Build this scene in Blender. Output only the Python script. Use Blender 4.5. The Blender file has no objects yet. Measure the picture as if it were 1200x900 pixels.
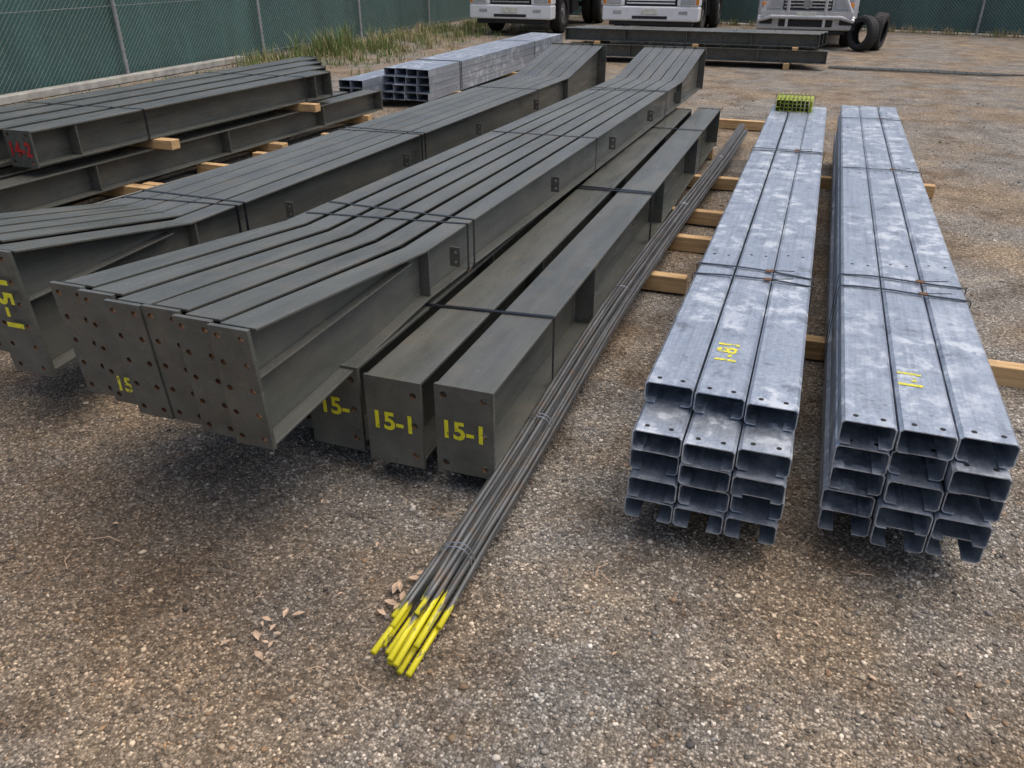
import bpy, math, random
import numpy as np
from mathutils import Vector, Matrix, Euler
random.seed(7); rng=np.random.default_rng(7)
S=bpy.context.scene; C=S.collection
S.view_settings.view_transform='Standard'; S.view_settings.look='None'; S.view_settings.exposure=0

# ------------------------------------------------------------------ camera
cd=bpy.data.cameras.new('camera'); cam=bpy.data.objects.new('camera',cd); C.objects.link(cam)
cam.location=(0,0,1.6); cam.rotation_euler=(math.radians(90-28.2),0,math.radians(20.05))
cd.sensor_width=36; cd.lens=27.9; cd.clip_start=.05; cd.clip_end=2000; S.camera=cam

# ------------------------------------------------------------------ light
SX,SY,EL=0.6,.3,72
az=math.atan2(SX,SY)
W=bpy.data.worlds.new('World'); S.world=W; W.use_nodes=True
wn=W.node_tree; bg=wn.nodes['Background']
sk=wn.nodes.new('ShaderNodeTexSky'); sk.sky_type='NISHITA'; sk.sun_disc=False
sk.sun_elevation=math.radians(EL); sk.sun_rotation=az; sk.dust_density=6.0; sk.air_density=1.0; sk.ozone_density=.8
wn.links.new(sk.outputs[0],bg.inputs[0]); bg.inputs[1].default_value=.15
sl=bpy.data.lights.new('sun','SUN'); sl.energy=1.5; sl.angle=math.radians(80); sl.color=(1,.95,.88)
so=bpy.data.objects.new('sun',sl); C.objects.link(so)
d=Vector((math.sin(az)*math.cos(math.radians(EL)),math.cos(az)*math.cos(math.radians(EL)),math.sin(math.radians(EL))))
so.rotation_euler=d.to_track_quat('Z','Y').to_euler()

# ------------------------------------------------------------------ material helpers
class N:
    def __init__(s,name):
        s.m=bpy.data.materials.new(name); s.m.use_nodes=True; s.t=s.m.node_tree
        s.b=s.t.nodes['Principled BSDF']
        s.geo=s.t.nodes.new('ShaderNodeNewGeometry').outputs['Position']
    def n(s,t,**k):
        x=s.t.nodes.new(t)
        for a,v in k.items(): setattr(x,a,v)
        return x
    def l(s,a,b): s.t.links.new(a,b)
    def map(s,scale,src=None):
        x=s.n('ShaderNodeVectorMath',operation='MULTIPLY'); x.inputs[1].default_value=scale; s.l(src or s.geo,x.inputs[0]); return x.outputs[0]
    def noise(s,scale,detail=3,src=None,rough=.6):
        x=s.n('ShaderNodeTexNoise'); x.inputs['Scale'].default_value=scale; x.inputs['Detail'].default_value=detail
        x.inputs['Roughness'].default_value=rough; s.l(src or s.geo,x.inputs['Vector']); return x.outputs['Fac']
    def voro(s,scale,feature='F1',src=None):
        x=s.n('ShaderNodeTexVoronoi',feature=feature); x.inputs['Scale'].default_value=scale; s.l(src or s.geo,x.inputs['Vector']); return x
    def ramp(s,f,stops):
        x=s.n('ShaderNodeValToRGB'); e=x.color_ramp.elements
        while len(e)<len(stops): e.new(.5)
        for i,(p,c) in enumerate(stops):
            e[i].position=p; e[i].color=(*c,1) if len(c)==3 else c
        s.l(f,x.inputs[0]); return x.outputs[0]
    def gr(s,f,a,b,lo=0,hi=1):
        x=s.n('ShaderNodeMapRange'); x.inputs[1].default_value=a; x.inputs[2].default_value=b
        x.inputs[3].default_value=lo; x.inputs[4].default_value=hi; s.l(f,x.inputs[0]); return x.outputs[0]
    def mix(s,f,a,b,mode='MIX'):
        x=s.n('ShaderNodeMix',data_type='RGBA',blend_type=mode)
        for v,i in ((f,0),(a,6),(b,7)):
            if isinstance(v,(int,float)): x.inputs[i].default_value=v
            elif isinstance(v,tuple): x.inputs[i].default_value=(*v,1)
            else: s.l(v,x.inputs[i])
        return x.outputs[2]
    def math(s,op,a,b=0):
        x=s.n('ShaderNodeMath',operation=op)
        for v,i in ((a,0),(b,1)):
            if isinstance(v,(int,float)): x.inputs[i].default_value=v
            else: s.l(v,x.inputs[i])
        return x.outputs[0]
    def bump(s,h,strength,dist):
        x=s.n('ShaderNodeBump'); x.inputs['Strength'].default_value=strength; x.inputs['Distance'].default_value=dist
        s.l(h,x.inputs['Height']); s.l(x.outputs[0],s.b.inputs['Normal'])
    def set(s,k,v):
        if isinstance(v,(int,float)): s.b.inputs[k].default_value=v
        elif isinstance(v,tuple): s.b.inputs[k].default_value=(*v,1)
        else: s.l(v,s.b.inputs[k])

def simple(name,col,rough=.6,metal=0,var=.25,scale=12):
    m=N(name); f=m.noise(scale,3)
    a=tuple(c*(1-var) for c in col); b=tuple(min(1,c*(1+var)) for c in col)
    m.set('Base Color',m.ramp(f,[(.3,a),(.7,b)])); m.set('Roughness',m.gr(f,.3,.7,rough*.8,min(1,rough*1.2))); m.set('Metallic',metal)
    return m.m

def primer():
    m=N('grey_primer_paint')
    f1=m.noise(1,4,m.map((9,1.2,9))); f2=m.noise(5,4)
    c=m.ramp(f1,[(.3,(.064,.068,.060)),(.5,(.088,.092,.081)),(.72,(.120,.124,.109))])
    c=m.mix(m.gr(f2,.5,.75,0,.6),c,(.145,.133,.105))
    c=m.mix(m.gr(m.noise(90,2),.62,.72,0,.5),c,(.20,.19,.165))
    r=m.math('MULTIPLY',m.gr(m.noise(38,4),.60,.68),m.gr(f2,.5,.6))
    c=m.mix(m.math('MULTIPLY',r,.65),c,(.12,.06,.03))
    m.set('Base Color',c)
    m.set('Roughness',m.gr(m.noise(1,4,m.map((22,2.0,22))),.3,.7,.20,.46)); m.set('Specular IOR Level',.62)
    m.bump(m.noise(40,2),.12,.002); return m.m
PRIMER=primer()

def galv():
    m=N('galvanised_steel')
    v=m.voro(110); sp=m.n('ShaderNodeSeparateColor'); m.l(v.outputs['Color'],sp.inputs[0])
    c=m.ramp(sp.outputs[0],[(0,(.36,.415,.49)),(1,(.50,.55,.62))])
    st=m.noise(1,4,m.map((40,1.0,40)))
    c=m.mix(m.gr(st,.44,.70,0,.75),c,(.22,.265,.34))
    n14=m.noise(11,5,rough=.72)
    wr=m.math('MULTIPLY',m.gr(n14,.50,.60),m.gr(m.noise(2.2,2),.38,.56))
    c=m.mix(m.math('MULTIPLY',wr,.55),c,(.72,.76,.80))
    dk=m.gr(n14,.43,.31,0,.65)
    c=m.mix(dk,c,(.14,.15,.17))
    m.set('Base Color',c); m.set('Metallic',m.gr(wr,0,1,.62,.2))
    m.set('Roughness',m.gr(st,.3,.7,.26,.48)); return m.m
GALV=galv()
STRAP=simple('black_steel_strap',(.02,.022,.028),.35,.6)
RUSTHOLE=simple('rusty_edge',(.13,.065,.03),.8)
HOLE=simple('dark_hole',(.012,.012,.014),.8)
RUBBER=simple('rubber',(.022,.022,.022),.75)
BLACKP=simple('black_plastic',(.02,.02,.022),.5)
WHITEP=simple('white_truck_paint',(.84,.85,.86),.3,0,.04,3)
SILVERP=simple('silver_car_paint',(.60,.60,.61),.28,.2,.05,3)
CHROME=simple('bright_metal',(.6,.6,.61),.25,.9,.05)
GLASS=simple('dark_glass',(.015,.02,.022),.06,0,.1)
LENS=simple('headlamp_lens',(.5,.52,.55),.08,.3,.1)
AMBER=simple('amber_lens',(.75,.25,.03),.2)
POST=simple('galvanised_post',(.36,.37,.37),.5,.4)
CONC=simple('concrete',(.36,.35,.32),.9,0,.3,6)
CHALK=simple('plate_white',(.7,.7,.6),.5)

def timber():
    m=N('pine_timber')
    f=m.noise(1,4,m.map((3,60,60))); c=m.ramp(f,[(.3,(.40,.24,.10)),(.6,(.62,.42,.21)),(.8,(.70,.52,.30))])
    c=m.mix(m.gr(m.noise(7,3),.5,.75,0,.55),c,(.24,.16,.10)); m.set('Base Color',c); m.set('Roughness',.8); m.bump(f,.3,.002); return m.m
PINE=timber()

def rodmat():
    m=N('rod_steel'); sp=m.n('ShaderNodeSeparateXYZ'); m.l(m.geo,sp.inputs[0])
    base=m.ramp(m.noise(1,3,m.map((60,4,60))),[(.3,(.06,.066,.068)),(.7,(.17,.175,.175))])
    base=m.mix(m.gr(m.noise(20,3),.52,.66,0,.6),base,(.14,.095,.06))
    y=m.math('ADD',sp.outputs[1],m.math('MULTIPLY',m.noise(1,3,m.map((40,8,40))),.5))
    k=m.gr(y,1.70,1.66); k2=m.math('MULTIPLY',k,m.gr(m.noise(1,3,m.map((50,18,50))),.30,.40))
    m.set('Base Color',m.mix(k2,base,(.70,.63,.02))); m.set('Roughness',.42); m.set('Metallic',m.gr(k2,0,1,.35,0)); return m.m
ROD=rodmat()

def paint(name,col,lo=.30,hi=.38,sc=70):
    m=N(name); m.set('Base Color',m.mix(m.gr(m.noise(30,2),.3,.7,0,.4),col,tuple(c*.6 for c in col))); m.set('Roughness',.5)
    a=m.gr(m.noise(sc,4),lo,hi); m.set('Alpha',a); return m.m
YEL=paint('yellow_spray_paint',(.82,.76,.03)); RED=paint('red_spray_paint',(.50,.03,.03)); YELW=paint('yellow_worn_paint',(.78,.72,.04),.38,.50)

def patches(m,fine):
    n1=m.noise(.8,4); n2=m.noise(2.7,5,rough=.66)
    c=m.mix(m.gr(n1,.42,.58),fine,m.mix(1.0,fine,(1.10,.93,.74),'MULTIPLY'))
    c=m.mix(m.gr(n2,.50,.62,0,.72),c,m.mix(1.0,c,(.55,.485,.42),'MULTIPLY'))
    c=m.mix(m.gr(n2,.46,.36,0,.6),c,m.mix(1.0,c,(1.5,1.44,1.34),'MULTIPLY'))
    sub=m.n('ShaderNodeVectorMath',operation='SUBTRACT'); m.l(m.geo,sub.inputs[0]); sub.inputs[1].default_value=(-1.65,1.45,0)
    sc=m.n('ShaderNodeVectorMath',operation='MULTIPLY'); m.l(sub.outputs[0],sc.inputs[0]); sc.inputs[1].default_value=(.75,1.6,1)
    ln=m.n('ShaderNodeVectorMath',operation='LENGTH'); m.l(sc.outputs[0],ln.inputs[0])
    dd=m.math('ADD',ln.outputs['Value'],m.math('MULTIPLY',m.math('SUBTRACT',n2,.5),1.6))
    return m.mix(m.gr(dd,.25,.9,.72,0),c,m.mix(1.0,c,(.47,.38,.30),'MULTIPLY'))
def groundmat():
    m=N('gravel_ground')
    v=m.voro(125); sp=m.n('ShaderNodeSeparateColor'); m.l(v.outputs['Color'],sp.inputs[0])
    stops=[(0,(.09,.084,.075)),(.4,(.205,.192,.172)),(.8,(.33,.31,.28)),(1,(.60,.57,.52))]
    c=m.ramp(sp.outputs[0],stops)
    nf=m.noise(210,2)
    c=m.mix(1.0,c,m.ramp(nf,[(.3,(.55,.53,.51)),(.7,(1.4,1.4,1.4))]),'MULTIPLY')
    c=m.mix(m.gr(v.outputs['Distance'],.35,.75,0,.6),c,(.09,.08,.066))
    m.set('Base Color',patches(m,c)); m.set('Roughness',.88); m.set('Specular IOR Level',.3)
    h=m.math('ADD',m.math('SUBTRACT',1,v.outputs['Distance']),m.math('MULTIPLY',m.noise(40,3),1.2))
    m.bump(h,.9,.006); return m.m
GROUND=groundmat()
def stonemat():
    m=N('gravel_stones'); at=m.n('ShaderNodeAttribute'); at.attribute_name='col'
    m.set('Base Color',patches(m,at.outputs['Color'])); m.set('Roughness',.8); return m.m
STONE=stonemat()

# ------------------------------------------------------------------ mesh helpers
class Acc:
    def __init__(s): s.v=[]; s.f=[]; s.mi=[]
    def add(s,vs,fs,mi=0):
        o=len(s.v); s.v+= [tuple(p) for p in vs]; s.f+=[tuple(o+i for i in f) for f in fs]
        s.mi+= list(mi) if isinstance(mi,list) else [mi]*len(fs)
    def box(s,x0,x1,y0,y1,z0,z1,mi=0):
        s.add([(x0,y0,z0),(x1,y0,z0),(x1,y1,z0),(x0,y1,z0),(x0,y0,z1),(x1,y0,z1),(x1,y1,z1),(x0,y1,z1)],
              [(3,2,1,0),(4,5,6,7),(0,1,5,4),(1,2,6,5),(2,3,7,6),(3,0,4,7)],mi)
    def loft(s,st,mi=0):
        vs=[]
        for y,x0,x1,z0,z1 in st: vs+=[(x0,y,z0),(x1,y,z0),(x1,y,z1),(x0,y,z1)]
        fs=[(0,1,2,3)]
        for i in range(len(st)-1):
            a=4*i;b=a+4
            for k in range(4): fs.append((a+k,b+k,b+(k+1)%4,a+(k+1)%4))
        a=4*(len(st)-1); fs.append((a+3,a+2,a+1,a)); s.add(vs,fs,mi)
    def cyl(s,p0,p1,r,n=12,mi=0,r2=None):
        p0=Vector(p0);p1=Vector(p1);q=(p1-p0).to_track_quat('Z','Y'); r2=r if r2 is None else r2
        vs=[];
        for p,rr in((p0,r),(p1,r2)):
            for i in range(n):
                a=2*math.pi*i/n; vs.append(p+q@Vector((math.cos(a)*rr,math.sin(a)*rr,0)))
        fs=[(i,(i+1)%n,n+(i+1)%n,n+i) for i in range(n)]+[tuple(range(n))[::-1],tuple(range(n,2*n))]
        s.add(vs,fs,mi)
    def tube(s,pts,r,n=8,mi=0):
        pts=[Vector(p) for p in pts]; vs=[]
        for i,p in enumerate(pts):
            t=(pts[min(i+1,len(pts)-1)]-pts[max(i-1,0)]).normalized(); q=t.to_track_quat('Z','Y')
            for k in range(n):
                a=2*math.pi*k/n; vs.append(p+q@Vector((math.cos(a)*r,math.sin(a)*r,0)))
        fs=[]
        for i in range(len(pts)-1):
            for k in range(n): fs.append((i*n+k,i*n+(k+1)%n,(i+1)*n+(k+1)%n,(i+1)*n+k))
        fs+=[tuple(range(n))[::-1],tuple(range(len(vs)-n,len(vs)))]; s.add(vs,fs,mi)
    def done(s,name,mats,parent=None,bevel=0,smooth=False,seg=2):
        me=bpy.data.meshes.new(name); L=parent.location if parent else Vector((0,0,0))
        me.from_pydata([(p[0]-L[0],p[1]-L[1],p[2]-L[2]) for p in s.v],[],s.f)
        for m in mats: me.materials.append(m)
        me.polygons.foreach_set('material_index',s.mi)
        if smooth: me.polygons.foreach_set('use_smooth',[True]*len(s.f))
        me.update(); o=bpy.data.objects.new(name,me); C.objects.link(o)
        if parent: o.parent=parent
        if bevel:
            b=o.modifiers.new('bevel','BEVEL'); b.width=bevel; b.segments=seg; b.limit_method='ANGLE'; b.angle_limit=math.radians(40)
        return o
def empty(name,loc):
    e=bpy.data.objects.new(name,None); e.location=loc; e.empty_display_size=.2; C.objects.link(e); return e

def plate_mesh(outline,holes,th):
    cu=bpy.data.curves.new('p','CURVE'); cu.dimensions='2D'; cu.fill_mode='BOTH'; cu.extrude=th/2
    def spl(pts):
        sp=cu.splines.new('POLY'); sp.points.add(len(pts)-1)
        for i,p in enumerate(pts): sp.points[i].co=(p[0],p[1],0,1)
        sp.use_cyclic_u=True
    spl(outline)
    for hx,hy,r in holes: spl([(hx+r*math.cos(a*math.pi/8),hy+r*math.sin(a*math.pi/8)) for a in range(16)])
    o=bpy.data.objects.new('p',cu); C.objects.link(o)
    dg=bpy.context.evaluated_depsgraph_get(); me=bpy.data.meshes.new_from_object(o.evaluated_get(dg))
    vs=[v.co.copy() for v in me.vertices]; fs=[tuple(p.vertices) for p in me.polygons]; mi=[]
    for p in me.polygons:
        c=p.center; mi.append(1 if abs(p.normal.z)<.3 and any(math.hypot(c.x-a,c.y-b)<r*1.2 for a,b,r in holes) else 0)
    bpy.data.objects.remove(o); bpy.data.meshes.remove(me); return vs,fs,mi
PX=Matrix.Rotation(math.radians(90),4,'X')
def add_plate(acc,outline,holes,th,mtx):
    vs,fs,mi=plate_mesh(outline,holes,th)
    acc.add([mtx@v for v in vs],fs,mi)

def strap(acc,pts,y,w=.019,t=.0016,yoff=None,mi=0):
    n=len(pts); cx=sum(p[0] for p in pts)/n; cz=sum(p[1] for p in pts)/n
    yo=yoff or (lambda x:0)
    for i in range(n-1):
        (ax,az),(bx,bz)=pts[i],pts[i+1]; L=math.hypot(bx-ax,bz-az)
        if L<1e-5: continue
        nx,nz=(bz-az)/L,-(bx-ax)/L
        if nx*((ax+bx)/2-cx)+nz*((az+bz)/2-cz)<0: nx,nz=-nx,-nz
        e=.0008; ya=y+yo(ax); yb=y+yo(bx)
        vs=[(ax+nx*e,ya-w/2,az+nz*e),(bx+nx*e,yb-w/2,bz+nz*e),(bx+nx*(e+t),yb-w/2,bz+nz*(e+t)),(ax+nx*(e+t),ya-w/2,az+nz*(e+t))]
        vs+=[(vx,vy+w,vz) for vx,vy,vz in vs]
        acc.add(vs,[(0,1,2,3),(7,6,5,4),(0,4,5,1),(1,5,6,2),(2,6,7,3),(3,7,4,0)],mi)

def text(name,body,size,loc,rot,mat,parent,sx=1):
    cu=bpy.data.curves.new('t','FONT'); cu.body=body; cu.size=size; cu.offset=size*.03; cu.align_x='CENTER'; cu.align_y='CENTER'
    o=bpy.data.objects.new('t',cu); C.objects.link(o); dg=bpy.context.evaluated_depsgraph_get()
    me=bpy.data.meshes.new_from_object(o.evaluated_get(dg)); bpy.data.objects.remove(o)
    me.name=name; me.materials.clear(); me.materials.append(mat); ob=bpy.data.objects.new(name,me); C.objects.link(ob)
    ob.parent=parent; ob.location=Vector(loc)-parent.location; ob.rotation_euler=rot; ob.scale=(sx,1,1); return ob

# ------------------------------------------------------------------ ground
def hgt(x,y):
    return .006*np.sin(x*2.3+1.3*np.sin(y*1.1))+.005*np.sin(y*3.1+x*1.7)+.003*np.sin(x*7.1-y*5.3)+.002*np.sin(y*11+np.sin(x*9)*2)-.006
def axis(lo,hi,st,far):
    a=np.arange(lo,hi,st); out=[];k=st;v=hi
    while v<far: k*=1.5; v+=k; out.append(v)
    lo2=[];k=st;v=lo
    while v>-far: k*=1.5; v-=k; lo2.append(v)
    return np.array(lo2[::-1]+list(a)+[hi]+out)
ax_=axis(-6,3,.06,400); ay_=axis(-1,9,.06,400)
X,Y=np.meshgrid(ax_,ay_); near=(np.abs(X)<8)&(Y<11)&(Y>-3); Z=np.where(near,hgt(X,Y),-.006)
nx,ny=len(ax_),len(ay_)
me=bpy.data.meshes.new('ground'); vs=np.stack([X,Y,Z],-1).reshape(-1,3)
idx=np.arange(nx*ny).reshape(ny,nx); q=np.stack([idx[:-1,:-1],idx[:-1,1:],idx[1:,1:],idx[1:,:-1]],-1).reshape(-1,4)
me.vertices.add(len(vs)); me.vertices.foreach_set('co',vs.ravel().astype(np.float32))
me.loops.add(q.size); me.loops.foreach_set('vertex_index',q.ravel().astype(np.int32))
me.polygons.add(len(q)); me.polygons.foreach_set('loop_start',np.arange(0,q.size,4).astype(np.int32))
me.update(calc_edges=True); me.polygons.foreach_set('use_smooth',np.ones(len(q),bool)); me.materials.append(GROUND)
C.objects.link(bpy.data.objects.new('ground',me))

def gravel():
    ph=(1+5**.5)/2
    iv=np.array([(-1,ph,0),(1,ph,0),(-1,-ph,0),(1,-ph,0),(0,-1,ph),(0,1,ph),(0,-1,-ph),(0,1,-ph),(ph,0,-1),(ph,0,1),(-ph,0,-1),(-ph,0,1)],float); iv/=np.linalg.norm(iv[0])
    fc=np.array([(0,11,5),(0,5,1),(0,1,7),(0,7,10),(0,10,11),(1,5,9),(5,11,4),(11,10,2),(10,7,6),(7,1,8),(3,9,4),(3,4,2),(3,2,6),(3,6,8),(3,8,9),(4,9,5),(2,4,11),(6,2,10),(8,6,7),(9,8,1)])
    n1,n2=40000,14000
    r=np.concatenate([np.sqrt(rng.uniform(.35**2,3.3**2,n1)),rng.uniform(3.2,12,n2)])
    th=rng.uniform(-.78,.78,n1+n2)+math.radians(20.05)
    x=-np.sin(th)*r; y=np.cos(th)*r; n=len(r)
    s=np.exp(rng.normal(math.log(.0027),.5,n)); s=np.clip(s,.0013,.0095); s[n1:]*=1.6
    sc=np.stack([s*rng.uniform(.8,1.6,n),s*rng.uniform(.7,1.3,n),s*rng.uniform(.45,.85,n)],-1)
    v=iv[None]*sc[:,None,:]*rng.uniform(.6,1.3,(n,12,1))
    a=rng.uniform(0,6.28,n); ca,sa=np.cos(a)[:,None],np.sin(a)[:,None]
    vx=v[...,0]*ca-v[...,1]*sa; vy=v[...,0]*sa+v[...,1]*ca; vz=v[...,2]
    V=np.stack([vx+x[:,None],vy+y[:,None],vz+(hgt(x,y)+sc[:,2]*.25)[:,None]],-1).reshape(-1,3)
    F=(fc[None]+12*np.arange(n)[:,None,None]).reshape(-1,3)
    me=bpy.data.meshes.new('gravel'); me.vertices.add(len(V)); me.vertices.foreach_set('co',V.ravel().astype(np.float32))
    me.loops.add(F.size); me.loops.foreach_set('vertex_index',F.ravel().astype(np.int32))
    me.polygons.add(len(F)); me.polygons.foreach_set('loop_start',np.arange(0,F.size,3).astype(np.int32)); me.update(calc_edges=True)
    pal=np.array([(.20,.19,.175),(.28,.265,.24),(.14,.132,.12),(.40,.38,.34),(.29,.22,.155),(.66,.63,.57),(.23,.23,.235),(.085,.082,.08)])
    ci=rng.choice(8,n,p=[.22,.2,.15,.15,.09,.08,.06,.05]); col=pal[ci]*rng.uniform(.8,1.2,(n,1))
    ca_=me.color_attributes.new('col','FLOAT_COLOR','POINT'); cc=np.ones((n,12,4)); cc[...,:3]=col[:,None]
    ca_.data.foreach_set('color',cc.ravel().astype(np.float32)); me.materials.append(STONE)
    C.objects.link(bpy.data.objects.new('gravel',me))
gravel()

# ------------------------------------------------------------------ beams
def ibeam(acc,x0,x1,z0,z1,y0,y1,tf=.01,tw=.008,xs=0.0):
    xc=(x0+x1)/2
    acc.loft([(y0,x0,x1,z1-tf,z1),(y1,x0+xs,x1+xs,z1-tf,z1)])
    acc.loft([(y0,x0,x1,z0,z0+tf),(y1,x0+xs,x1+xs,z0,z0+tf)])
    acc.loft([(y0,xc-tw/2,xc+tw/2,z0+tf,z1-tf),(y1,xc-tw/2+xs,xc+tw/2+xs,z0+tf,z1-tf)])

def holes_grid(w,h,cols,rows,r,mx,mz):
    return [(-w/2+mx+i*(w-2*mx)/(cols-1), mz+j*(h-2*mz)/(rows-1), r) for i in range(cols) for j in range(rows)]

PM=[PRIMER,RUSTHOLE]
cb=empty('steel_column_bundle',(-1.3,4.8,.25))
A=Acc(); P=Acc()
ycol=[2.02,2.00,2.03,2.10]
for i in range(4):
    x1=-.80-.245*i; x0=x1-.205; z0,z1=.072,.40
    y0=ycol[i]
    ibeam(A,x0+.003,x1-.003,z0+.020,z1-.004,y0+.014,7.7-.1*i,.012,.009)
    h=z1-z0
    hs=[(-.07,.035,.012),(.07,.035,.012),(-.07,h-.035,.012),(.07,h-.035,.012),(.07,h/2,.012)] if i==0 else [(.075,.05,.012),(.075,h-.05,.012),(.075,h/2,.012)]
    add_plate(P,[(-.1025,0),(.1025,0),(.1025,h),(-.1025,h)],hs,.014,Matrix.Translation(((x0+x1)/2,y0+.007,z0))@PX)
    P.box(x0,x1,7.7-.1*i,7.712-.1*i,z0,z1)
    for yy in (3.3,5.0,6.4): A.box(x1-.095,x1-.004-.002,yy,yy+.008,z0+.033,z1-.017)
A.done('column_beams',[PRIMER],cb,.002); P.done('end_plates',PM,cb,.0015)
B=Acc()
for y,k in ((2.62,.10),(4.55,.05),(4.60,0),(6.6,.04)):
    strap(B,[(-1.74,.09),(-1.74,.40),(-.802,.40),(-.802,.092),(-1.74,.09)],y,yoff=lambda x,k=k:k*(x+1.2))
B.done('steel_straps',[STRAP],cb)
for i in (0,1,2):
    text('stencil_mark',['15-1','15-1','15-'][i],.092,(-.905-.245*i,ycol[i]-.002,.235),(math.radians(90),0,0),YEL,cb,1.0)
B=Acc()
for yy in (3.0,4.4,5.8,7.2): B.box(-1.74,-1.30,yy,yy+.045,.4005,.4185)
B.done('packing_strips',[PINE],cb)

def rafter(A,P,x_near,x_far,yf,z0,zb,zp,fw,pw,tip,yfar_tip,yend,zend,tilt=.03,rows=5,drop=.05,fn=None):
    tf=.009; tw=.007; fn=fn or fw
    def xc(y): return x_near+(x_far-x_near)*(y-yf)/(yend-yf)
    zf=z0-drop
    h=fw/2; ys=[yf+.016,tip,yfar_tip,yend]
    def st(y,za,zc,hw): return (y,xc(y)-hw,xc(y)+hw,za,zc)
    A.loft([st(ys[0],zp-tf-.012,zp-.012,fn/2),st(tip,zb-tf,zb,h),st(yfar_tip,zb-tf,zb,h),st(yend,zend-tf,zend,h)])
    A.loft([st(ys[0],zf+.003,zf+.003+tf,fn/2),st(tip,z0+.003,z0+.003+tf,h),st(yend,z0+.003,z0+.003+tf,h)])
    A.loft([st(ys[0],zf+.003+tf,zp-tf-.012,tw/2),st(tip,z0+.003+tf,zb-tf,tw/2),st(yfar_tip,z0+.003+tf,zb-tf,tw/2),st(yend,z0+.003+tf,zend-tf,tw/2)])
    for s in (-1,1):
        a=[(ys[0],xc(ys[0])+s*(tw/2+.0005),xc(ys[0])+s*(h-.012),zb-.064,zb-.057),(tip-.10,xc(tip)+s*(tw/2+.0005),xc(tip)+s*(h-.012),zb-.024,zb-.017)]
        a=[(y,min(p,q_),max(p,q_),c,e) for y,p,q_,c,e in a]; A.loft(a)
    for yy in (tip+.02,yfar_tip-.02):
        A.box(xc(yy)+tw/2+.0005,xc(yy)+h-.003,yy,yy+.008,z0+.0125,zb-tf-.0005)
        A.box(xc(yy)-h+.003,xc(yy)-tw/2-.0005,yy,yy+.008,z0+.0125,zb-tf-.0005)
    H=zp-zf; hs=holes_grid(pw,H,2,rows,.0095,pw*.2,.03)
    sh=Matrix.Identity(4); sh[1][2]=-tilt/H
    add_plate(P,[(-pw/2,0),(pw/2,0),(pw/2,H),(-pw/2,H)],hs,.014,Matrix.Translation((xc(yf),yf+.008,zf))@sh@PX)
    P.box(xc(yend)-pw/2,xc(yend)+pw/2,yend,yend+.014,z0,zend+.01)
    return xc
def cleat(K,x,yy,z):
    add_plate(K,[(0,0),(.045,0),(.045,.08),(0,.08)],[(.026,.02,.007),(.026,.06,.007)],.007,Matrix.Translation((x,yy,z))@PX)

rb=empty('steel_rafter_bundle',(-1.5,5,.6))
A=Acc();P=Acc();K=Acc()
jit=[0,.018,.045,.04,.075,.095]
for i in range(6):
    xn=-1.37-.131*i; xf=-1.18-.103*i
    xc=rafter(A,P,xn,xf,1.575+jit[i],.419,.625,.738,.098,.128,2.60+.03*i,7.7,8.75,.80,drop=.07,fn=.118)
    if i==0:
        xc0=xc
        for yy in (2.80,4.05,5.2,6.3,7.3): cleat(K,xc(yy)+.0495,yy,.50)
A.done('rafter_beams',[PRIMER],rb,.002); P.done('end_plates',PM,rb,.0015); K.done('purlin_cleats',PM,rb,.001)
B=Acc()
for y,k in ((2.98,.12),(3.03,-.05),(4.9,.03),(6.95,.1),(7.0,-.02)):
    xr=xc0(y)+.0495; xl=xr-.72+.02*(y-3)
    strap(B,[(xl,.421),(xl,.625),(xr,.625),(xr,.421),(xl,.421)],y,w=.016,yoff=lambda x,k=k:k*(x+1.2))
B.done('steel_straps',[STRAP],rb)
text('spray_mark','15',.07,(-1.88,1.63,.43),(math.radians(90),0,0),YELW,rb)

lb=empty('steel_rafter_bundle',(-2.5,5,.6))
A=Acc();P=Acc();K=Acc()
for i in range(5):
    xn=-2.44-.116*i; xf=-2.26-.112*i
    if i==0:
        xn=-2.52
        xc=rafter(A,P,xn,xf,1.82,.335,.60,.745,.106,.185,2.66,7.75,8.85,.79,rows=6,drop=.07,fn=.13); xc0=xc
    else: xc=rafter(A,P,xn-.09,xf,1.86+.03*i,.335,.60,.745,.106,.126,2.72+.02*i,7.75,8.85,.79,rows=6,drop=.07)
    if i==0:
        for yy in (3.3,4.5,5.6,6.8): cleat(K,xc(yy)+.0535,yy,.45)
A.done('rafter_beams',[PRIMER],lb,.002); P.done('end_plates',PM,lb,.0015); K.done('purlin_cleats',PM,lb,.001)
B=Acc()
for y,k in ((2.95,.1),(3.0,-.03),(4.75,.05),(4.8,-.02),(6.9,.05)):
    xr=xc0(y)+.0535; xl=xr-.60
    strap(B,[(xl,.337),(xl,.60),(xr,.60),(xr,.337),(xl,.337)],y,w=.016,yoff=lambda x,k=k:k*(x+2.4))
B.done('steel_straps',[STRAP],lb)
for j,(t,zz) in enumerate((('1',.635),('5',.575),('-',.52),('1',.47))):
    text('spray_mark',t,.105,(-2.505,1.80-.03*(zz-.45)/.45-.006,zz),(math.radians(90),math.radians(90),0),YEL,lb,1.1)

ub=empty('steel_beam_bundle',(-2.6,5,.2)); A=Acc()
for i in range(2): ibeam(A,-2.58-.21*i,-2.40-.21*i,.092,.315,2.5+.1*i,8.0)
A.done('beams',[PRIMER],ub,.002)
B=Acc()
for yy in (3.0,4.6,6.2,7.6): B.box(-2.80,-2.42,yy,yy+.045,.3155,.334)
B.done('packing_strips',[PINE],ub)

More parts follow.
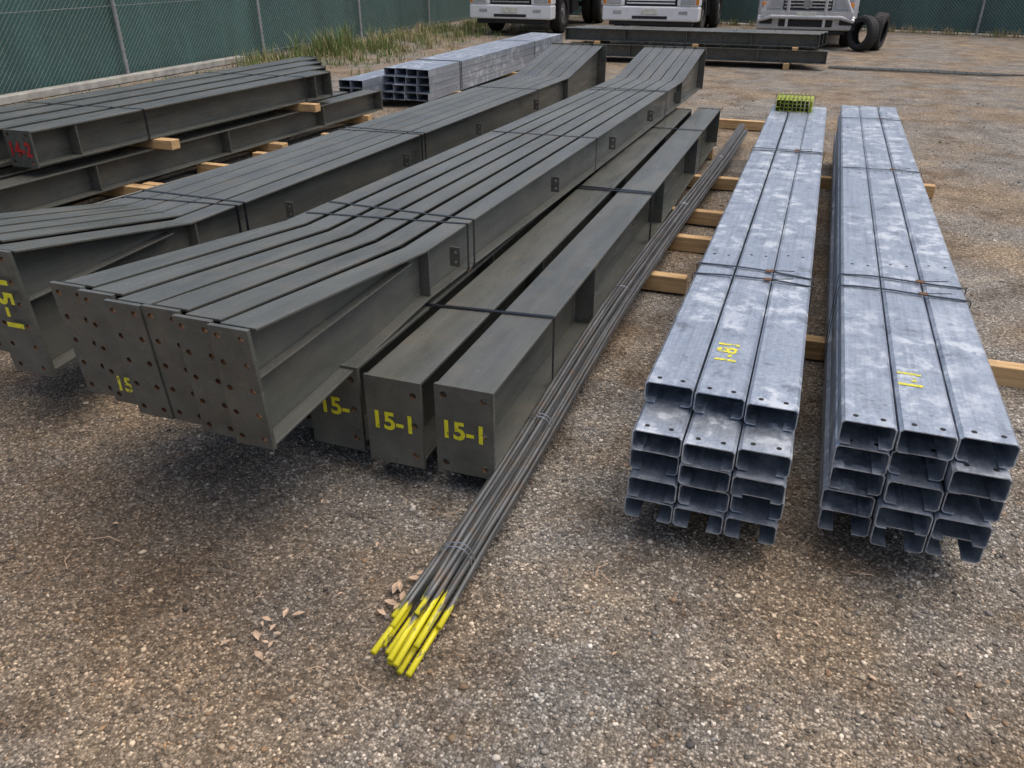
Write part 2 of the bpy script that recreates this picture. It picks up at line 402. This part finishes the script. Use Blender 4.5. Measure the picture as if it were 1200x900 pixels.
# ------------------------------------------------------------------ purlin packs
def channel(acc,xc,zt,y0,y1,w=.145,h=.074,t=.0032,lip=.016,c=.009,xs=0):
    a=w/2
    O=[(-a+lip,-h),(-a+c,-h),(-a,-h+c),(-a,-c),(-a+c,0),(a-c,0),(a,-c),(a,-h+c),(a-c,-h),(a-lip,-h)]
    I=[(-a+lip,-h+t),(-a+c+.001,-h+t),(-a+t,-h+c+.001),(-a+t,-c-.001),(-a+c+.001,-t),(a-c-.001,-t),(a-t,-c-.001),(a-t,-h+c+.001),(a-c-.001,-h+t),(a-lip,-h+t)]
    n=len(O); vs=[]
    for y,dx in((y0,0),(y1,xs)):
        for L in(O,I): vs+=[(xc+dx+p[0],y,zt+p[1]) for p in L]
    f=[]
    for i in range(n-1):
        f.append((i,i+1,2*n+i+1,2*n+i)[::-1]); f.append((n+i,n+i+1,3*n+i+1,3*n+i))
        f.append((i,n+i,n+i+1,i+1)[::-1]); f.append((2*n+i,3*n+i,3*n+i+1,2*n+i+1))
    f.append((0,2*n,3*n,n)); f.append((n-1,2*n-1,4*n-1,3*n-1)); acc.add(vs,f)

def purlin_pack(loc,x0,pitch,z0,rows,rp,yfront,yback,straps,marks,sets):
    e=empty('galvanised_purlin_bundle',loc); A=Acc(); Hh=Acc()
    for j in range(rows):
        rowdx=random.uniform(-.006,.006)*(j<rows-1)
        for i in range(3):
            yf=yfront+random.uniform(-.02,.03)+sets.get(j,0)+(.012 if i==0 else 0)
            xc=x0+pitch*(i+.5)+random.uniform(-.0015,.0015)+rowdx
            zt=z0+rp*(j+1)-.001
            channel(A,xc,zt,yf,yback+random.uniform(-.02,.02)+(-.05 if j==rows-1 else 0),w=pitch-.005,h=rp-.007,xs=random.uniform(-.003,.003),lip=.045 if j==0 else .034)
            if j>=rows-2:
                for hx in (-.035,.035):
                    Hh.cyl((xc+hx,yf+.035,zt+.0002),(xc+hx,yf+.035,zt+.0008),.0075,14)
                if j==rows-1:
                    for yy in (3.4,5.1,6.6):
                        for hx in (-.03,.03): Hh.cyl((xc+hx,yy+.04*i,zt+.0002),(xc+hx,yy+.04*i,zt+.0008),.006,14)
    A.done('channel_sections',[GALV],e); Hh.done('bolt_holes',[HOLE],e)
    B=Acc(); x1=x0+3*pitch; zt=z0+rows*rp
    for y,k in straps:
        pts=[(x0-.006,z0),(x0-.006,zt)]
        for i in range(1,12):
            fx=i/12; pts.append((x0+(x1-x0)*fx,zt+.004*math.sin(fx*math.pi)+random.uniform(0,.002)))
        pts+=[(x1+.006,zt),(x1+.006,z0),(x0,z0)]
        strap(B,pts,y,.014,.0015,yoff=lambda x,k=k:k*(x-x0)+.006*math.sin(x*14+y))
        B.box(x0+.27,x0+.30,y+k*.28-.013,y+k*.28+.013,zt+.006,zt+.010,1)
        B.tube([(x0+.28,y+k*.28,zt+.008),(x0+.33,y+k*.3+.008,zt+.012),(x0+.38,y+k*.4+.014,zt+.017)],.0018,5)
    B.done('steel_straps',[STRAP,RUSTHOLE],e)
    for t,px,py,sz in marks: text('spray_mark',t,sz,(px,py,zt+.0006),(0,0,math.radians(90)),YELW,e)
    return e
lp=purlin_pack((-.13,4.8,.09),-.35,.150,.092,5,.0762,1.955,7.68,[(3.13,.0),(3.26,-.1),(5.62,.05),(5.7,-.03)],[('1-81',-.135,2.42,.09)],{4:.15})
rp=purlin_pack((.42,4.9,.09),.205,.146,.092,5,.0805,2.05,7.72,[(3.12,-.03),(3.25,-.02),(5.2,.03),(7.0,.02)],[('1-1',.40,2.37,.09)],{})
g=empty('bridging_clip_bundle',(-.16,7.5,.47)); A=Acc()
YG=simple('yellow_green_paint',(.30,.36,.03),.5,0,.5,30)
for i in range(9):
    for j in range(4):
        x=-.31+.033*i; z=.474+.028*j
        A.loft([(7.30+random.uniform(-.02,.02),x,x+.026,z,z+.004),(7.62+random.uniform(-.02,.02),x,x+.026,z,z+.004)])
        A.loft([(7.30,x,x+.004,z+.004,z+.024),(7.62,x,x+.004,z+.004,z+.024)])
strap(A,[(-.32,.473),(-.32,.59),(-.01,.59),(-.01,.473),(-.32,.473)],7.4,mi=1)
A.done('clips',[YG,STRAP],g)

# ------------------------------------------------------------------ rod bundle
r_=empty('steel_rod_bundle',(-.72,4.6,.05)); A=Acc()
R=.0088; offs=[]
for ring,cnt in((0,1),(1,6),(2,12),(2.9,7)):
    for k in range(cnt):
        a=(2*math.pi*k/max(cnt,1)+ring*.3) if ring<2.5 else (-.2+k*.5)
        offs.append((ring*.0180*math.cos(a),ring*.0175*math.sin(a)*.92))
for (ox,oz) in offs:
    y0=1.22+random.uniform(0,.22); yy=8.25+random.uniform(-.15,.15); fx=random.uniform(-.025,.025); tw=random.uniform(-1,1)*.2
    pts=[]
    for y in np.linspace(y0,yy,46):
        t=(y-1.4)/6.9; cx=-.785+.155*t+.012*math.sin(y*1.1)
        k=min(1,max(0,(y-1.5)/2.0))
        rest=.010+.080*k*k*(3-2*k)
        a=tw+.12*math.sin(y*.9+ox*60); x=ox*math.cos(a)-oz*math.sin(a); z=ox*math.sin(a)+oz*math.cos(a)
        sp=max(0,(1.75-y))/.5; fl=1+.25*sp
        zz=max(R+.002,rest+.040-.018*sp+z*(1-.35*sp))
        pts.append((cx+x*fl+fx*sp,y,zz))
    A.tube(pts,R,8)
A.done('rods',[ROD],r_,smooth=True)
B=Acc()
for y in (1.62,1.64,2.35,2.37,3.6,5.2,6.7):
    t=(y-1.4)/6.9; cx=-.785+.155*t+.012*math.sin(y*1.1); k=min(1,max(0,(y-1.5)/2.0)); rest=.010+.080*k*k*(3-2*k); cz=rest+.044
    kk=.060
    B.tube([(cx+kk*.88*math.cos(a),y+.006*math.sin(a*2),max(.006,cz+kk*math.sin(a))) for a in np.linspace(0,2*math.pi,20)],.002,5)
B.done('tie_wires',[CHROME],r_)

# ------------------------------------------------------------------ timber bearers
def bearer(x0,x1,y,h=.09,d=.07,z=0,rot=0):
    e=Acc(); e.loft([(-d/2,0,x1-x0,0,h),(d/2,0,x1-x0,0,h)])
    o=e.done('timber_bearer',[PINE],None,.004); o.location=(x0,y,z); o.rotation_euler=(0,0,rot); return o
for x0,x1,y in ((-.42,1.18,3.52),(-.45,.95,6.72),(-1.85,-.50,4.12),(-1.9,-.44,4.84),(-1.8,-.44,5.45),(-1.9,-.39,6.44),(-1.8,-.45,9.05),(-1.9,-.8,7.5)):
    bearer(x0,x1,y,rot=random.uniform(-.012,.012))
bearer(-1.85,-.86,2.45); bearer(-.32,.07,2.75); bearer(.23,.60,2.75)
for x0,x1,y in ((-4.72,-2.2,4.75),(-4.80,-2.2,5.45),(-4.60,-2.2,5.95),(-4.5,-2.2,6.9),(-4.4,-2.2,7.9),(-3.1,-2.2,3.3)): bearer(x0,x1,y,rot=random.uniform(-.03,.03))

# ------------------------------------------------------------------ far-left stacked beams
fb=empty('steel_beam_bundle',(-5,6,.3)); A=Acc();P=Acc();B=Acc()
k1=.05
for i in range(4):
    x1=-4.93-.27*i; ya,yb=1.6+.3*i,8.3-.25*i; f=lambda y:x1+k1*(y-1.6)
    ibeam(A,f(ya)-.2,f(ya),.092,.30,ya,yb,.011,.009,xs=f(yb)-f(ya))
    P.box(f(yb)-.205,f(yb)+.005,yb,yb+.015,.088,.305)
    for yy in (3.0,4.4,5.8,7.2): A.box(f(yy)-.095,f(yy)-.004,yy,yy+.01,.104,.288)
for i in range(4):
    x1=-4.80-.29*i; y0=3.95-.45*i*(i<3)+.1*i; yb=7.35+.35*i; f=lambda y:x1+k1*(y-3.95)
    ibeam(A,f(y0)-.22,f(y0),.372,.60,y0,yb,.012,.009,xs=f(yb)-f(y0))
    add_plate(P,[(-.115,0),(.115,0),(.115,.24),(-.115,.24)],[(-.08,.03,.012),(.08,.03,.012),(-.08,.21,.012),(.08,.21,.012)],.015,Matrix.Translation((f(y0)-.11,y0-.008,.366))@PX)
    P.box(f(yb)-.225,f(yb)+.005,yb,yb+.015,.366,.606)
    for yy in (4.3,7.1): A.box(f(yy)-.1,f(yy)-.004,yy,yy+.01,.385,.587)
A.done('beams',[PRIMER],fb,.002); P.done('end_plates',PM,fb,.0015)
for yy,xx in ((2.4,-4.85),(4.95,-4.58),(6.8,-4.48)): B.box(-5.8,xx,yy,yy+.09,.301,.371)
for yy in (2.6,4.6,6.3,7.9): B.box(-5.8,-4.55,yy,yy+.09,0,.0915)
B.done('timber_packers',[PINE],fb,.004)
text('spray_mark','14-2',.13,(-4.91,3.930,.48),(math.radians(90),0,0),RED,fb,.85)
text('spray_mark','14-2',.13,(-5.22,3.58,.48),(math.radians(90),0,0),RED,fb,.85)
B=Acc()
for y in (4.9,6.9): strap(B,[(-5.85,.37),(-5.85,.6),(-4.795+k1*(y-3.95),.6),(-4.795+k1*(y-3.95),.37),(-5.85,.37)],y,yoff=lambda x:.05*(x+5))
B.done('steel_straps',[STRAP],fb)
lr=empty('steel_rod_bundle',(-4.4,5,.1)); A=Acc()
for k in range(7):
    ph=random.uniform(0,6); A.tube([(-4.63+.028*k+.115*(y-3.65)+.01*math.sin(y+ph),y,.1+.004*math.sin(y*2+ph)+(0.012 if k%2 else 0)) for y in np.linspace(2.3+random.uniform(-.3,.3),7.9+random.uniform(-.4,.4),30)],.009,7)
A.done('rods',[PRIMER],lr,smooth=True)

# ------------------------------------------------------------------ galvanised stack at the back left
gs=empty('galvanised_purlin_bundle',(-4.9,11.5,.1)); A=Acc()
def rhs(acc,x0,x1,z0,z1,y0,y1,t=.004):
    acc.loft([(y0,x0,x1,z1-t,z1),(y1,x0,x1,z1-t,z1)]); acc.loft([(y0,x0,x1,z0,z0+t),(y1,x0,x1,z0,z0+t)])
    acc.loft([(y0,x0,x0+t,z0+t,z1-t),(y1,x0,x0+t,z0+t,z1-t)]); acc.loft([(y0,x1-t,x1,z0+t,z1-t),(y1,x1-t,x1,z0+t,z1-t)])
for j in range(4):
    for i in range(6):
        x1=-4.36-.155*i
        if i>3 and j>2: continue
        y0=9.05+(.0 if j<3 else .05)+random.uniform(-.04,.04)-(.5 if i>3 else 0)
        rhs(A,x1-.15,x1,.09+.088*j,.174+.088*j,y0,14.6+random.uniform(-.1,.1))
A.done('channel_sections',[GALV],gs)
for yy in (9.9,12,13.9): bearer(-5.35,-4.2,yy)
B=Acc()
for y in (10,10.05,13): strap(B,[(-4.98,.1),(-4.98,.44),(-4.36,.44),(-4.36,.1)],y,.02)
B.done('steel_straps',[STRAP],gs)

# ------------------------------------------------------------------ cross stack in front of the trucks
xb=empty('steel_beam_bundle',(-2.1,15,.2)); A=Acc()
def ibx(acc,y0,y1,z0,z1,x0,x1,t=.012):
    acc.box(x0,x1,y0,y1,z1-t,z1); acc.box(x0,x1,y0,y1,z0,z0+t); yc=(y0+y1)/2; acc.box(x0,x1,yc-.005,yc+.005,z0+t,z1-t)
    for xx in np.linspace(x0,x1-.012,5): acc.box(xx,xx+.012,y0+.004,yc-.006,z0+t+.001,z1-t-.001)
for i in range(4): ibx(A,14.6+.24*i,14.8+.24*i,.095,.29,-4.25+.15*i,.05-.1*i)
for i in range(3): ibx(A,14.66+.25*i,14.88+.25*i,.335,.53,-4.35+.1*i,-.1+.05*i)
A.done('beams',[PRIMER],xb,.002)
B=Acc()
for x in (-3.9,-2.2,-.6): B.box(x,x+.09,14.5,15.7,0,.094); B.box(x+.1,x+.19,14.55,15.6,.291,.334)
B.done('timber_packers',[PINE],xb,.003)
lb2=empty('steel_rod_bundle',(1,15,.02)); A=Acc()
for k in range(5): A.tube([(x,14.9+.05*k-.07*(x)+.02*math.sin(x*2+k),.02) for x in np.linspace(.1,2.4+.2*k,12)],.012,6)
A.done('rods',[PRIMER],lb2)

# ------------------------------------------------------------------ vehicles
TP=[(-.5,.60),(-.5,.90),(-.38,.98),(-.2,1.0),(.2,1.0),(.38,.98),(.5,.90),(.5,.60),(.3,.55),(-.3,.55)]
TP2=[(-.46,.62),(-.5,.85),(-.4,.97),(-.2,1.0),(.2,1.0),(.4,.97),(.5,.85),(.46,.62),(.38,.62),(.42,.85),(.3,.93),(-.3,.93),(-.42,.85),(-.38,.62)]
def ringmesh(A,x,y,z,r,w,prof,n=36):
    vs=[];fs=[]; m=len(prof)
    for k in range(n):
        a=2*math.pi*k/n
        for px,pr in prof: vs.append((x+px*w,y+math.cos(a)*pr*r,z+math.sin(a)*pr*r))
    for k in range(n):
        for j in range(m): fs.append((k*m+j,k*m+(j+1)%m,((k+1)%n)*m+(j+1)%m,((k+1)%n)*m+j))
    A.add(vs,fs,0)
    for k in range(n):
        a=2*math.pi*(k+.5)/n; c=Vector((x,y+math.cos(a)*r,z+math.sin(a)*r))
        A.cyl(c-Vector((w*.36,0,0)),c+Vector((w*.36,0,0)),r*.010,5)
def wheel(parent,x,y,r,w,name='wheel'):
    A=Acc(); ringmesh(A,x,y,r,r,w,TP)
    A.cyl((x-w*.2,y,r),(x+w*.3,y,r),r*.58,24,1); A.cyl((x-w*.44,y,r),(x+w*.44,y,r),r*.16,12,1)
    for k in range(8):
        a=2*math.pi*k/8; A.cyl((x-w*.34,y+math.cos(a)*r*.33,r+math.sin(a)*r*.33),(x+w*.34,y+math.cos(a)*r*.33,r+math.sin(a)*r*.33),r*.035,6,1)
    return A.done(name,[RUBBER,POST],parent)

def part(parent,name,mat,boxes,bevel=.02):
    A=Acc()
    for b in boxes: A.box(*b)
    return A.done(name,[mat],parent,bevel,seg=3)

def truck(x0,x1,yf,L,var=0):
    e=empty('white_truck',((x0+x1)/2,yf,0)); w=x1-x0; xm=(x0+x1)/2
    part(e,'bumper',WHITEP,[(x0,x1,yf,yf+.34,.36,.66),(x0,x0+.5,yf+.01,yf+.33,.662,.90),(x1-.5,x1,yf+.01,yf+.33,.662,.90)],.035)
    part(e,'bumper_slot',BLACKP,[(x0+.53,x1-.53,yf+.05,yf+.33,.665,.88),(xm-.4,xm+.4,yf-.004,yf+.03,.40,.47)],.01)
    part(e,'grille_bars',WHITEP if var else CHROME,[(x0+.55,x1-.55,yf+.03,yf+.05,z,z+.025) for z in (.71,.77,.83)],.003)
    part(e,'lower_valance',BLACKP,[(x0+.15,x1-.15,yf+.08,yf+.4,.26,.355)],.02)
    part(e,'headlamps',LENS,[(x0+.10,x0+.42,yf-.008,yf+.03,.70,.85),(x1-.42,x1-.10,yf-.008,yf+.03,.70,.85)],.015)
    part(e,'indicators',AMBER,[(x0+.02,x0+.085,yf-.006,yf+.05,.70,.85),(x1-.085,x1-.02,yf-.006,yf+.05,.70,.85)],.01)
    part(e,'fog_lamps',LENS,[(x0+.25,x0+.45,yf-.006,yf+.02,.50,.58),(x1-.45,x1-.25,yf-.006,yf+.02,.50,.58)],.01)
    part(e,'number_plate',CHALK,[(xm-.19,xm+.19,yf-.012,yf-.002,.50,.61)],.003)
    A=Acc(); A.loft([(yf+.08,x0+.02,x1-.02,.91,1.5),(yf+.2,x0+.02,x1-.02,.91,2.35),(yf+.45,x0+.02,x1-.02,.91,2.6),(yf+1.75,x0+.02,x1-.02,.91,2.65)])
    A.done('cab',[WHITEP],e,.06,seg=3)
    part(e,'cab_grille',BLACKP,[(x0+.45,x1-.45,yf+.035,yf+.16,1.0,1.25)],.01)
    A=Acc()
    A.add([(x0+.14,yf+.075,1.52),(x1-.14,yf+.075,1.52),(x1-.18,yf+.175,2.25),(x0+.18,yf+.175,2.25),(x0+.14,yf+.12,1.52),(x1-.14,yf+.12,1.52),(x1-.18,yf+.22,2.25),(x0+.18,yf+.22,2.25)],[(0,1,2,3),(7,6,5,4),(0,4,5,1),(1,5,6,2),(2,6,7,3),(3,7,4,0)])
    A.box(x0+.012,x0+.03,yf+.4,yf+1.3,1.5,2.2); A.box(x1-.03,x1-.012,yf+.4,yf+1.3,1.5,2.2); A.done('windows',[GLASS],e)
    part(e,'mirrors',BLACKP,[(x0-.24,x0-.06,yf+.05,yf+.13,1.5,1.95),(x1+.06,x1+.24,yf+.05,yf+.13,1.5,1.95),(x0-.08,x0+.03,yf+.08,yf+.11,1.9,1.93),(x1-.03,x1+.08,yf+.08,yf+.11,1.9,1.93)],.015)
    part(e,'mudguards',BLACKP,[(x0+.03,x0+.42,yf+.72,yf+.76,.5,.9),(x1-.42,x1-.03,yf+.72,yf+.76,.5,.9),(x0+.02,x0+.4,yf+1.78,yf+1.82,.4,.95),(x1-.4,x1-.02,yf+1.78,yf+1.82,.4,.95)],.01)
    part(e,'chassis',BLACKP,[(xm-.42,xm-.34,yf+.4,yf+L,.62,.86),(xm+.34,xm+.42,yf+.4,yf+L,.62,.86),(xm-.85,xm+.85,yf+1.2,yf+1.32,.42,.54),(x1-.62,x1-.15,yf+2.0,yf+2.8,.42,.85),(x0+.15,x0+.62,yf+2.0,yf+2.6,.42,.85),(xm-.85,xm+.85,yf+L-1.1,yf+L-.98,.42,.54)],.02)
    part(e,'tray_body',WHITEP,[(x0-.02,x1+.02,yf+1.95,yf+L,.98,1.12),(x0-.02,x1+.02,yf+1.95,yf+2.02,1.12,2.4),(x0-.02,x0+.04,yf+2.02,yf+L,1.12,1.55),(x1-.04,x1+.02,yf+2.02,yf+L,1.12,1.55)],.015)
    for sx in (x0+.2,x1-.2): wheel(e,sx,yf+1.26,.47,.26)
    for sx in (x0+.16,x0+.44,x1-.44,x1-.16): wheel(e,sx,yf+L-1.04,.47,.24)
truck(-8.0,-5.98,19.0,6.0,0); truck(-4.9,-2.72,19.4,5.1,1)

def pickup():
    x0,x1,yf=-1.42,.50,18.2; xm=(x0+x1)/2; e=empty('silver_pickup_truck',(xm,yf,0))
    A=Acc()
    A.loft([(yf+.12,x0+.06,x1-.06,.45,.98),(yf+.30,x0+.01,x1-.01,.42,1.05),(yf+1.35,x0,x1,.42,1.13)])
    A.loft([(yf+1.352,x0,x1,.42,1.14),(yf+3.6,x0,x1,.42,1.14)])
    A.done('body',[SILVERP],e,.06,seg=4)
    A=Acc(); A.loft([(yf+1.2,x0+.10,x1-.10,1.142,1.15),(yf+1.85,x0+.20,x1-.20,1.142,1.76),(yf+3.1,x0+.2,x1-.2,1.142,1.80),(yf+3.45,x0+.12,x1-.12,1.142,1.2)]); A.done('cabin',[GLASS],e,.04,seg=3)
    A=Acc(); A.loft([(yf+1.86,x0+.19,x1-.19,1.765,1.80),(yf+3.1,x0+.19,x1-.19,1.802,1.85)]); A.done('roof',[SILVERP],e,.02)
    part(e,'tub',SILVERP,[(x0,x0+.06,yf+3.61,yf+5.2,.5,1.15),(x1-.06,x1,yf+3.61,yf+5.2,.5,1.15),(x0+.06,x1-.06,yf+5.14,yf+5.2,.5,1.15),(x0+.06,x1-.06,yf+3.61,yf+5.14,.62,.68)],.02)
    part(e,'front_bumper',SILVERP,[(x0+.03,x1-.03,yf+.02,yf+.25,.34,.60)],.05)
    part(e,'air_intake',BLACKP,[(x0+.45,x1-.45,yf+.005,yf+.05,.40,.53),(x0+.08,x0+.33,yf+.005,yf+.05,.44,.54),(x1-.33,x1-.08,yf+.005,yf+.05,.44,.54),(x0+.2,x1-.2,yf+.1,yf+.4,.26,.335)],.02)
    part(e,'grille',BLACKP,[(x0+.5,x1-.5,yf+.09,yf+.14,.70,.92)],.02)
    part(e,'grille_slats',CHROME,[(x0+.52,x1-.52,yf+.075,yf+.09,z,z+.022) for z in (.74,.80,.86)],.004)
    A=Acc(); A.cyl((xm,yf+.06,.81),(xm,yf+.085,.81),.085,24); A.done('round_badge',[CHROME],e,.005)
    part(e,'headlamps',LENS,[(x0+.09,x0+.46,yf+.085,yf+.2,.72,.92),(x1-.46,x1-.09,yf+.085,yf+.2,.72,.92)],.03)
    part(e,'indicators',AMBER,[(x0+.10,x0+.20,yf+.073,yf+.1,.76,.84),(x1-.20,x1-.10,yf+.073,yf+.1,.76,.84)],.01)
    part(e,'number_plate',CHALK,[(xm-.19,xm+.19,yf-.09,yf-.082,.57,.67)],.003)
    A=Acc(); yb=yf-.06
    A.tube([(x0+.05,yb+.25,.50),(x0+.08,yb+.02,.52),(x0+.3,yb,.58),(x1-.3,yb,.58),(x1-.08,yb+.02,.52),(x1-.05,yb+.25,.50)],.04,12)
    A.tube([(x0+.12,yb+.2,.62),(x0+.12,yb+.03,.66),(x0+.30,yb,.98),(x0+.5,yb,1.02),(x1-.5,yb,1.02),(x1-.3,yb,.98),(x1-.12,yb+.03,.66),(x1-.12,yb+.2,.62)],.035,12)
    for x in (xm-.35,xm+.35): A.tube([(x,yb,.40),(x,yb,1.02)],.03,10)
    A.box(x0+.1,x1-.1,yb-.02,yb+.1,.57,.68)
    A.done('bull_bar',[SILVERP],e)
    part(e,'wheel_arches',BLACKP,[(x0-.03,x0+.24,yf+.50,yf+1.42,.60,.66),(x1-.24,x1+.03,yf+.50,yf+1.42,.60,.66),(x0+.2,x1-.2,yf+.9,yf+1.0,.3,.42),(x0+.2,x1-.2,yf+4.2,yf+4.3,.3,.42)],.02)
    for sx in (x0+.13,x1-.13):
        wheel(e,sx,yf+.95,.38,.25); wheel(e,sx,yf+4.25,.38,.25)
    part(e,'mirrors',SILVERP,[(x0-.2,x0-.02,yf+1.55,yf+1.65,1.15,1.35),(x1+.02,x1+.2,yf+1.55,yf+1.65,1.15,1.35)],.03)
pickup()
def tyre(x,y,r,w,rot):
    e=empty('tyre',(x,y,0)); A=Acc(); ringmesh(A,x,y,r,r,w,TP2)
    A.done('tyre_carcass',[RUBBER],e); e.rotation_euler=(0,math.radians(5),rot)
tyre(.90,18.5,.34,.24,-.25); tyre(.62,18.1,.32,.22,.75)

# ------------------------------------------------------------------ fences
def clothmat():
    m=N('green_shade_cloth')
    f=m.noise(1,4,m.map((1.5,1.5,.4)))
    c=m.ramp(f,[(.3,(.030,.092,.082)),(.55,(.044,.128,.114)),(.75,(.075,.175,.158))])
    c=m.mix(m.gr(m.noise(7,4),.55,.8,0,.4),c,(.10,.15,.13)); m.set('Base Color',c); m.set('Roughness',.7); m.bump(f,.4,.08); return m.m
CLOTH=clothmat(); WIRE=simple('fence_wire',(.40,.41,.41),.5,.3)
def fence(ax,ay,bx,by,posts,hh=2.1):
    L=math.hypot(bx-ax,by-ay); ux,uy=(bx-ax)/L,(by-ay)/L; nx_,ny_=uy,-ux
    e=empty('chain_link_fence',(ax,ay,0))
    def p(s,z,o): return (ax+ux*s+nx_*o,ay+uy*s+ny_*o,z)
    A=Acc(); ns=int(L/.25); nz=8; vs=[];fs=[]
    for i in range(ns+1):
        for j in range(nz+1):
            s=L*i/ns; z=.03+(hh-.05)*j/nz; vs.append(p(s,z,-.05+.02*math.sin(s*3.1+z*2)+.012*math.sin(s*7.7-z*3)+random.uniform(-.004,.004)))
    for i in range(ns):
        for j in range(nz):
            a=i*(nz+1)+j; fs.append((a,a+nz+1,a+nz+2,a+1))
    A.add(vs,fs); A.done('shade_cloth',[CLOTH],e,smooth=True)
    A=Acc(); s=-hh
    while s<L:
        for sg in (1,-1):
            a0,z0=s,0.04; a1,z1=s+hh-.08,hh-.04
            if a0<0: z0+=-a0; a0=0
            if a1>L: z1-=a1-L; a1=L
            if z1-z0<.05: continue
            if sg<0: a0,a1=L-a0,L-a1
            A.tube([p(a0,z0,.006*sg),p(a1,z1,.006*sg)],.0022,3)
        s+=.075
    A.done('chain_link_mesh',[WIRE],e)
    A=Acc()
    for s in posts:
        A.cyl(p(s,0,.04),p(s,hh+.1,.04),.03,12); A.cyl(p(s,hh+.1,.04),p(s,hh+.12,.04),.034,12)
        for k in range(14): A.cyl(p(s,.1+.15*k,.04),p(s,.115+.15*k,.04),.036,8)
    A.tube([p(0,hh-.03,.03),p(L,hh-.03,.03)],.02,8); A.tube([p(0,.08,.02),p(L,.08,.02)],.003,5); A.tube([p(0,1.0,.02),p(L,1.0,.02)],.003,5)
    A.done('posts_and_rail',[POST],e)
fence(-9.45,-2,-10.2,27.1,[1.5,5,8.5,11.9,15.4,19.2,23,26.8])
fence(-10.2,27.1,16,19.4,[.1,3.6,7.1,10.6,14.1,17.6,21.1,24.6])
A=Acc()
A.loft([(-2,-9.40,-9.22,0,.10),(12.5,-9.72,-9.55,0,.09)]); A.done('concrete_kerb',[CONC],None,.01)

# ------------------------------------------------------------------ weeds
def weedmat(name,a,b):
    m=N(name); m.set('Base Color',m.mix(m.noise(3,2),a,b)); m.set('Roughness',.7); return m.m
GR=weedmat('green_grass',(.06,.13,.02),(.18,.22,.06)); DR=weedmat('dry_grass',(.42,.34,.19),(.28,.23,.12))
A=Acc()
def tuft(x,y,n,h,mi,spread):
    for _ in range(n):
        a=random.uniform(0,6.28); rr=random.uniform(0,spread); bx=x+rr*math.cos(a); by=y+rr*math.sin(a); hh=h*random.uniform(.4,1.1); b=random.uniform(0,6.28); ln=random.uniform(.15,.7)*hh; w=.004+.003*random.random()
        dx,dy=math.cos(b),math.sin(b); px,py=-dy*w,dx*w
        A.add([(bx-px,by-py,0),(bx+px,by+py,0),(bx+px*.8+dx*ln*.35,by+py*.8+dy*ln*.35,hh*.6),(bx-px*.8+dx*ln*.35,by-py*.8+dy*ln*.35,hh*.6),(bx+dx*ln,by+dy*ln,hh)],[(0,1,2,3),(3,2,4)],mi if random.random()<.8 else 1-mi)
for _ in range(620):
    y=random.uniform(11.5,26); x=-9.2-.026*(y-9)+abs(random.gauss(0,1.05)); tuft(x,y,random.randint(12,26),random.choice((.05,.08,.12,.18,.28)),random.choice((0,0,1)),.2)
for _ in range(34): tuft(-9.1+abs(random.gauss(0,.4)),random.uniform(13.2,15.5),26,random.uniform(.25,.6),0,.12)
for _ in range(80): tuft(-9.1+random.uniform(0,.3),random.uniform(3,12),10,.10,random.choice((0,1)),.1)
for _ in range(260):
    x=random.uniform(-9,15); y=27.1-.294*(x+10.2)-.1-abs(random.gauss(0,.25)); tuft(x,y,14,random.uniform(.05,.24),random.choice((0,1,1)),.12)
A.done('weeds',[GR,DR])

# ------------------------------------------------------------------ litter
A=Acc()
LEAF=simple('dry_leaf',(.46,.33,.23),.8,0,.35,40)
def leaf(x,y,s):
    a=random.uniform(0,6.28); ca,sa=math.cos(a),math.sin(a); curl=random.uniform(.1,.5)
    pr=[(0,0),(.25,.13),(.5,.2),(.78,.12),(1,0)]; vs=[]
    for t,w in pr:
        for sg in(-1,0,1):
            lx=t*s; ly=sg*w*s; lz=.004+abs(sg)*w*s*curl+math.sin(t*3)*.15*s*curl; vs.append((x+lx*ca-ly*sa,y+lx*sa+ly*ca,lz))
    fs=[]
    for i in range(4):
        for j in range(2): fs.append((i*3+j,i*3+j+1,(i+1)*3+j+1,(i+1)*3+j))
    A.add(vs,fs)
for _ in range(12): leaf(random.gauss(-.89,.03),random.gauss(1.50,.04),random.uniform(.03,.055))
for _ in range(130): leaf(random.uniform(-2.6,1.2),random.uniform(.8,3),random.uniform(.008,.028))
for _ in range(9): leaf(random.gauss(-1.15,.08),random.gauss(1.25,.08),random.uniform(.02,.045))
for _ in range(22):
    x,y=random.uniform(-2.2,.8),random.uniform(.9,2.6); a=random.uniform(0,6.28); l=random.uniform(.02,.09)
    A.tube([(x,y,.006),(x+l*.5*math.cos(a),y+l*.5*math.sin(a),.010),(x+l*math.cos(a+.3),y+l*math.sin(a+.3),.006)],.0015,5)
A.done('dry_leaves',[LEAF])
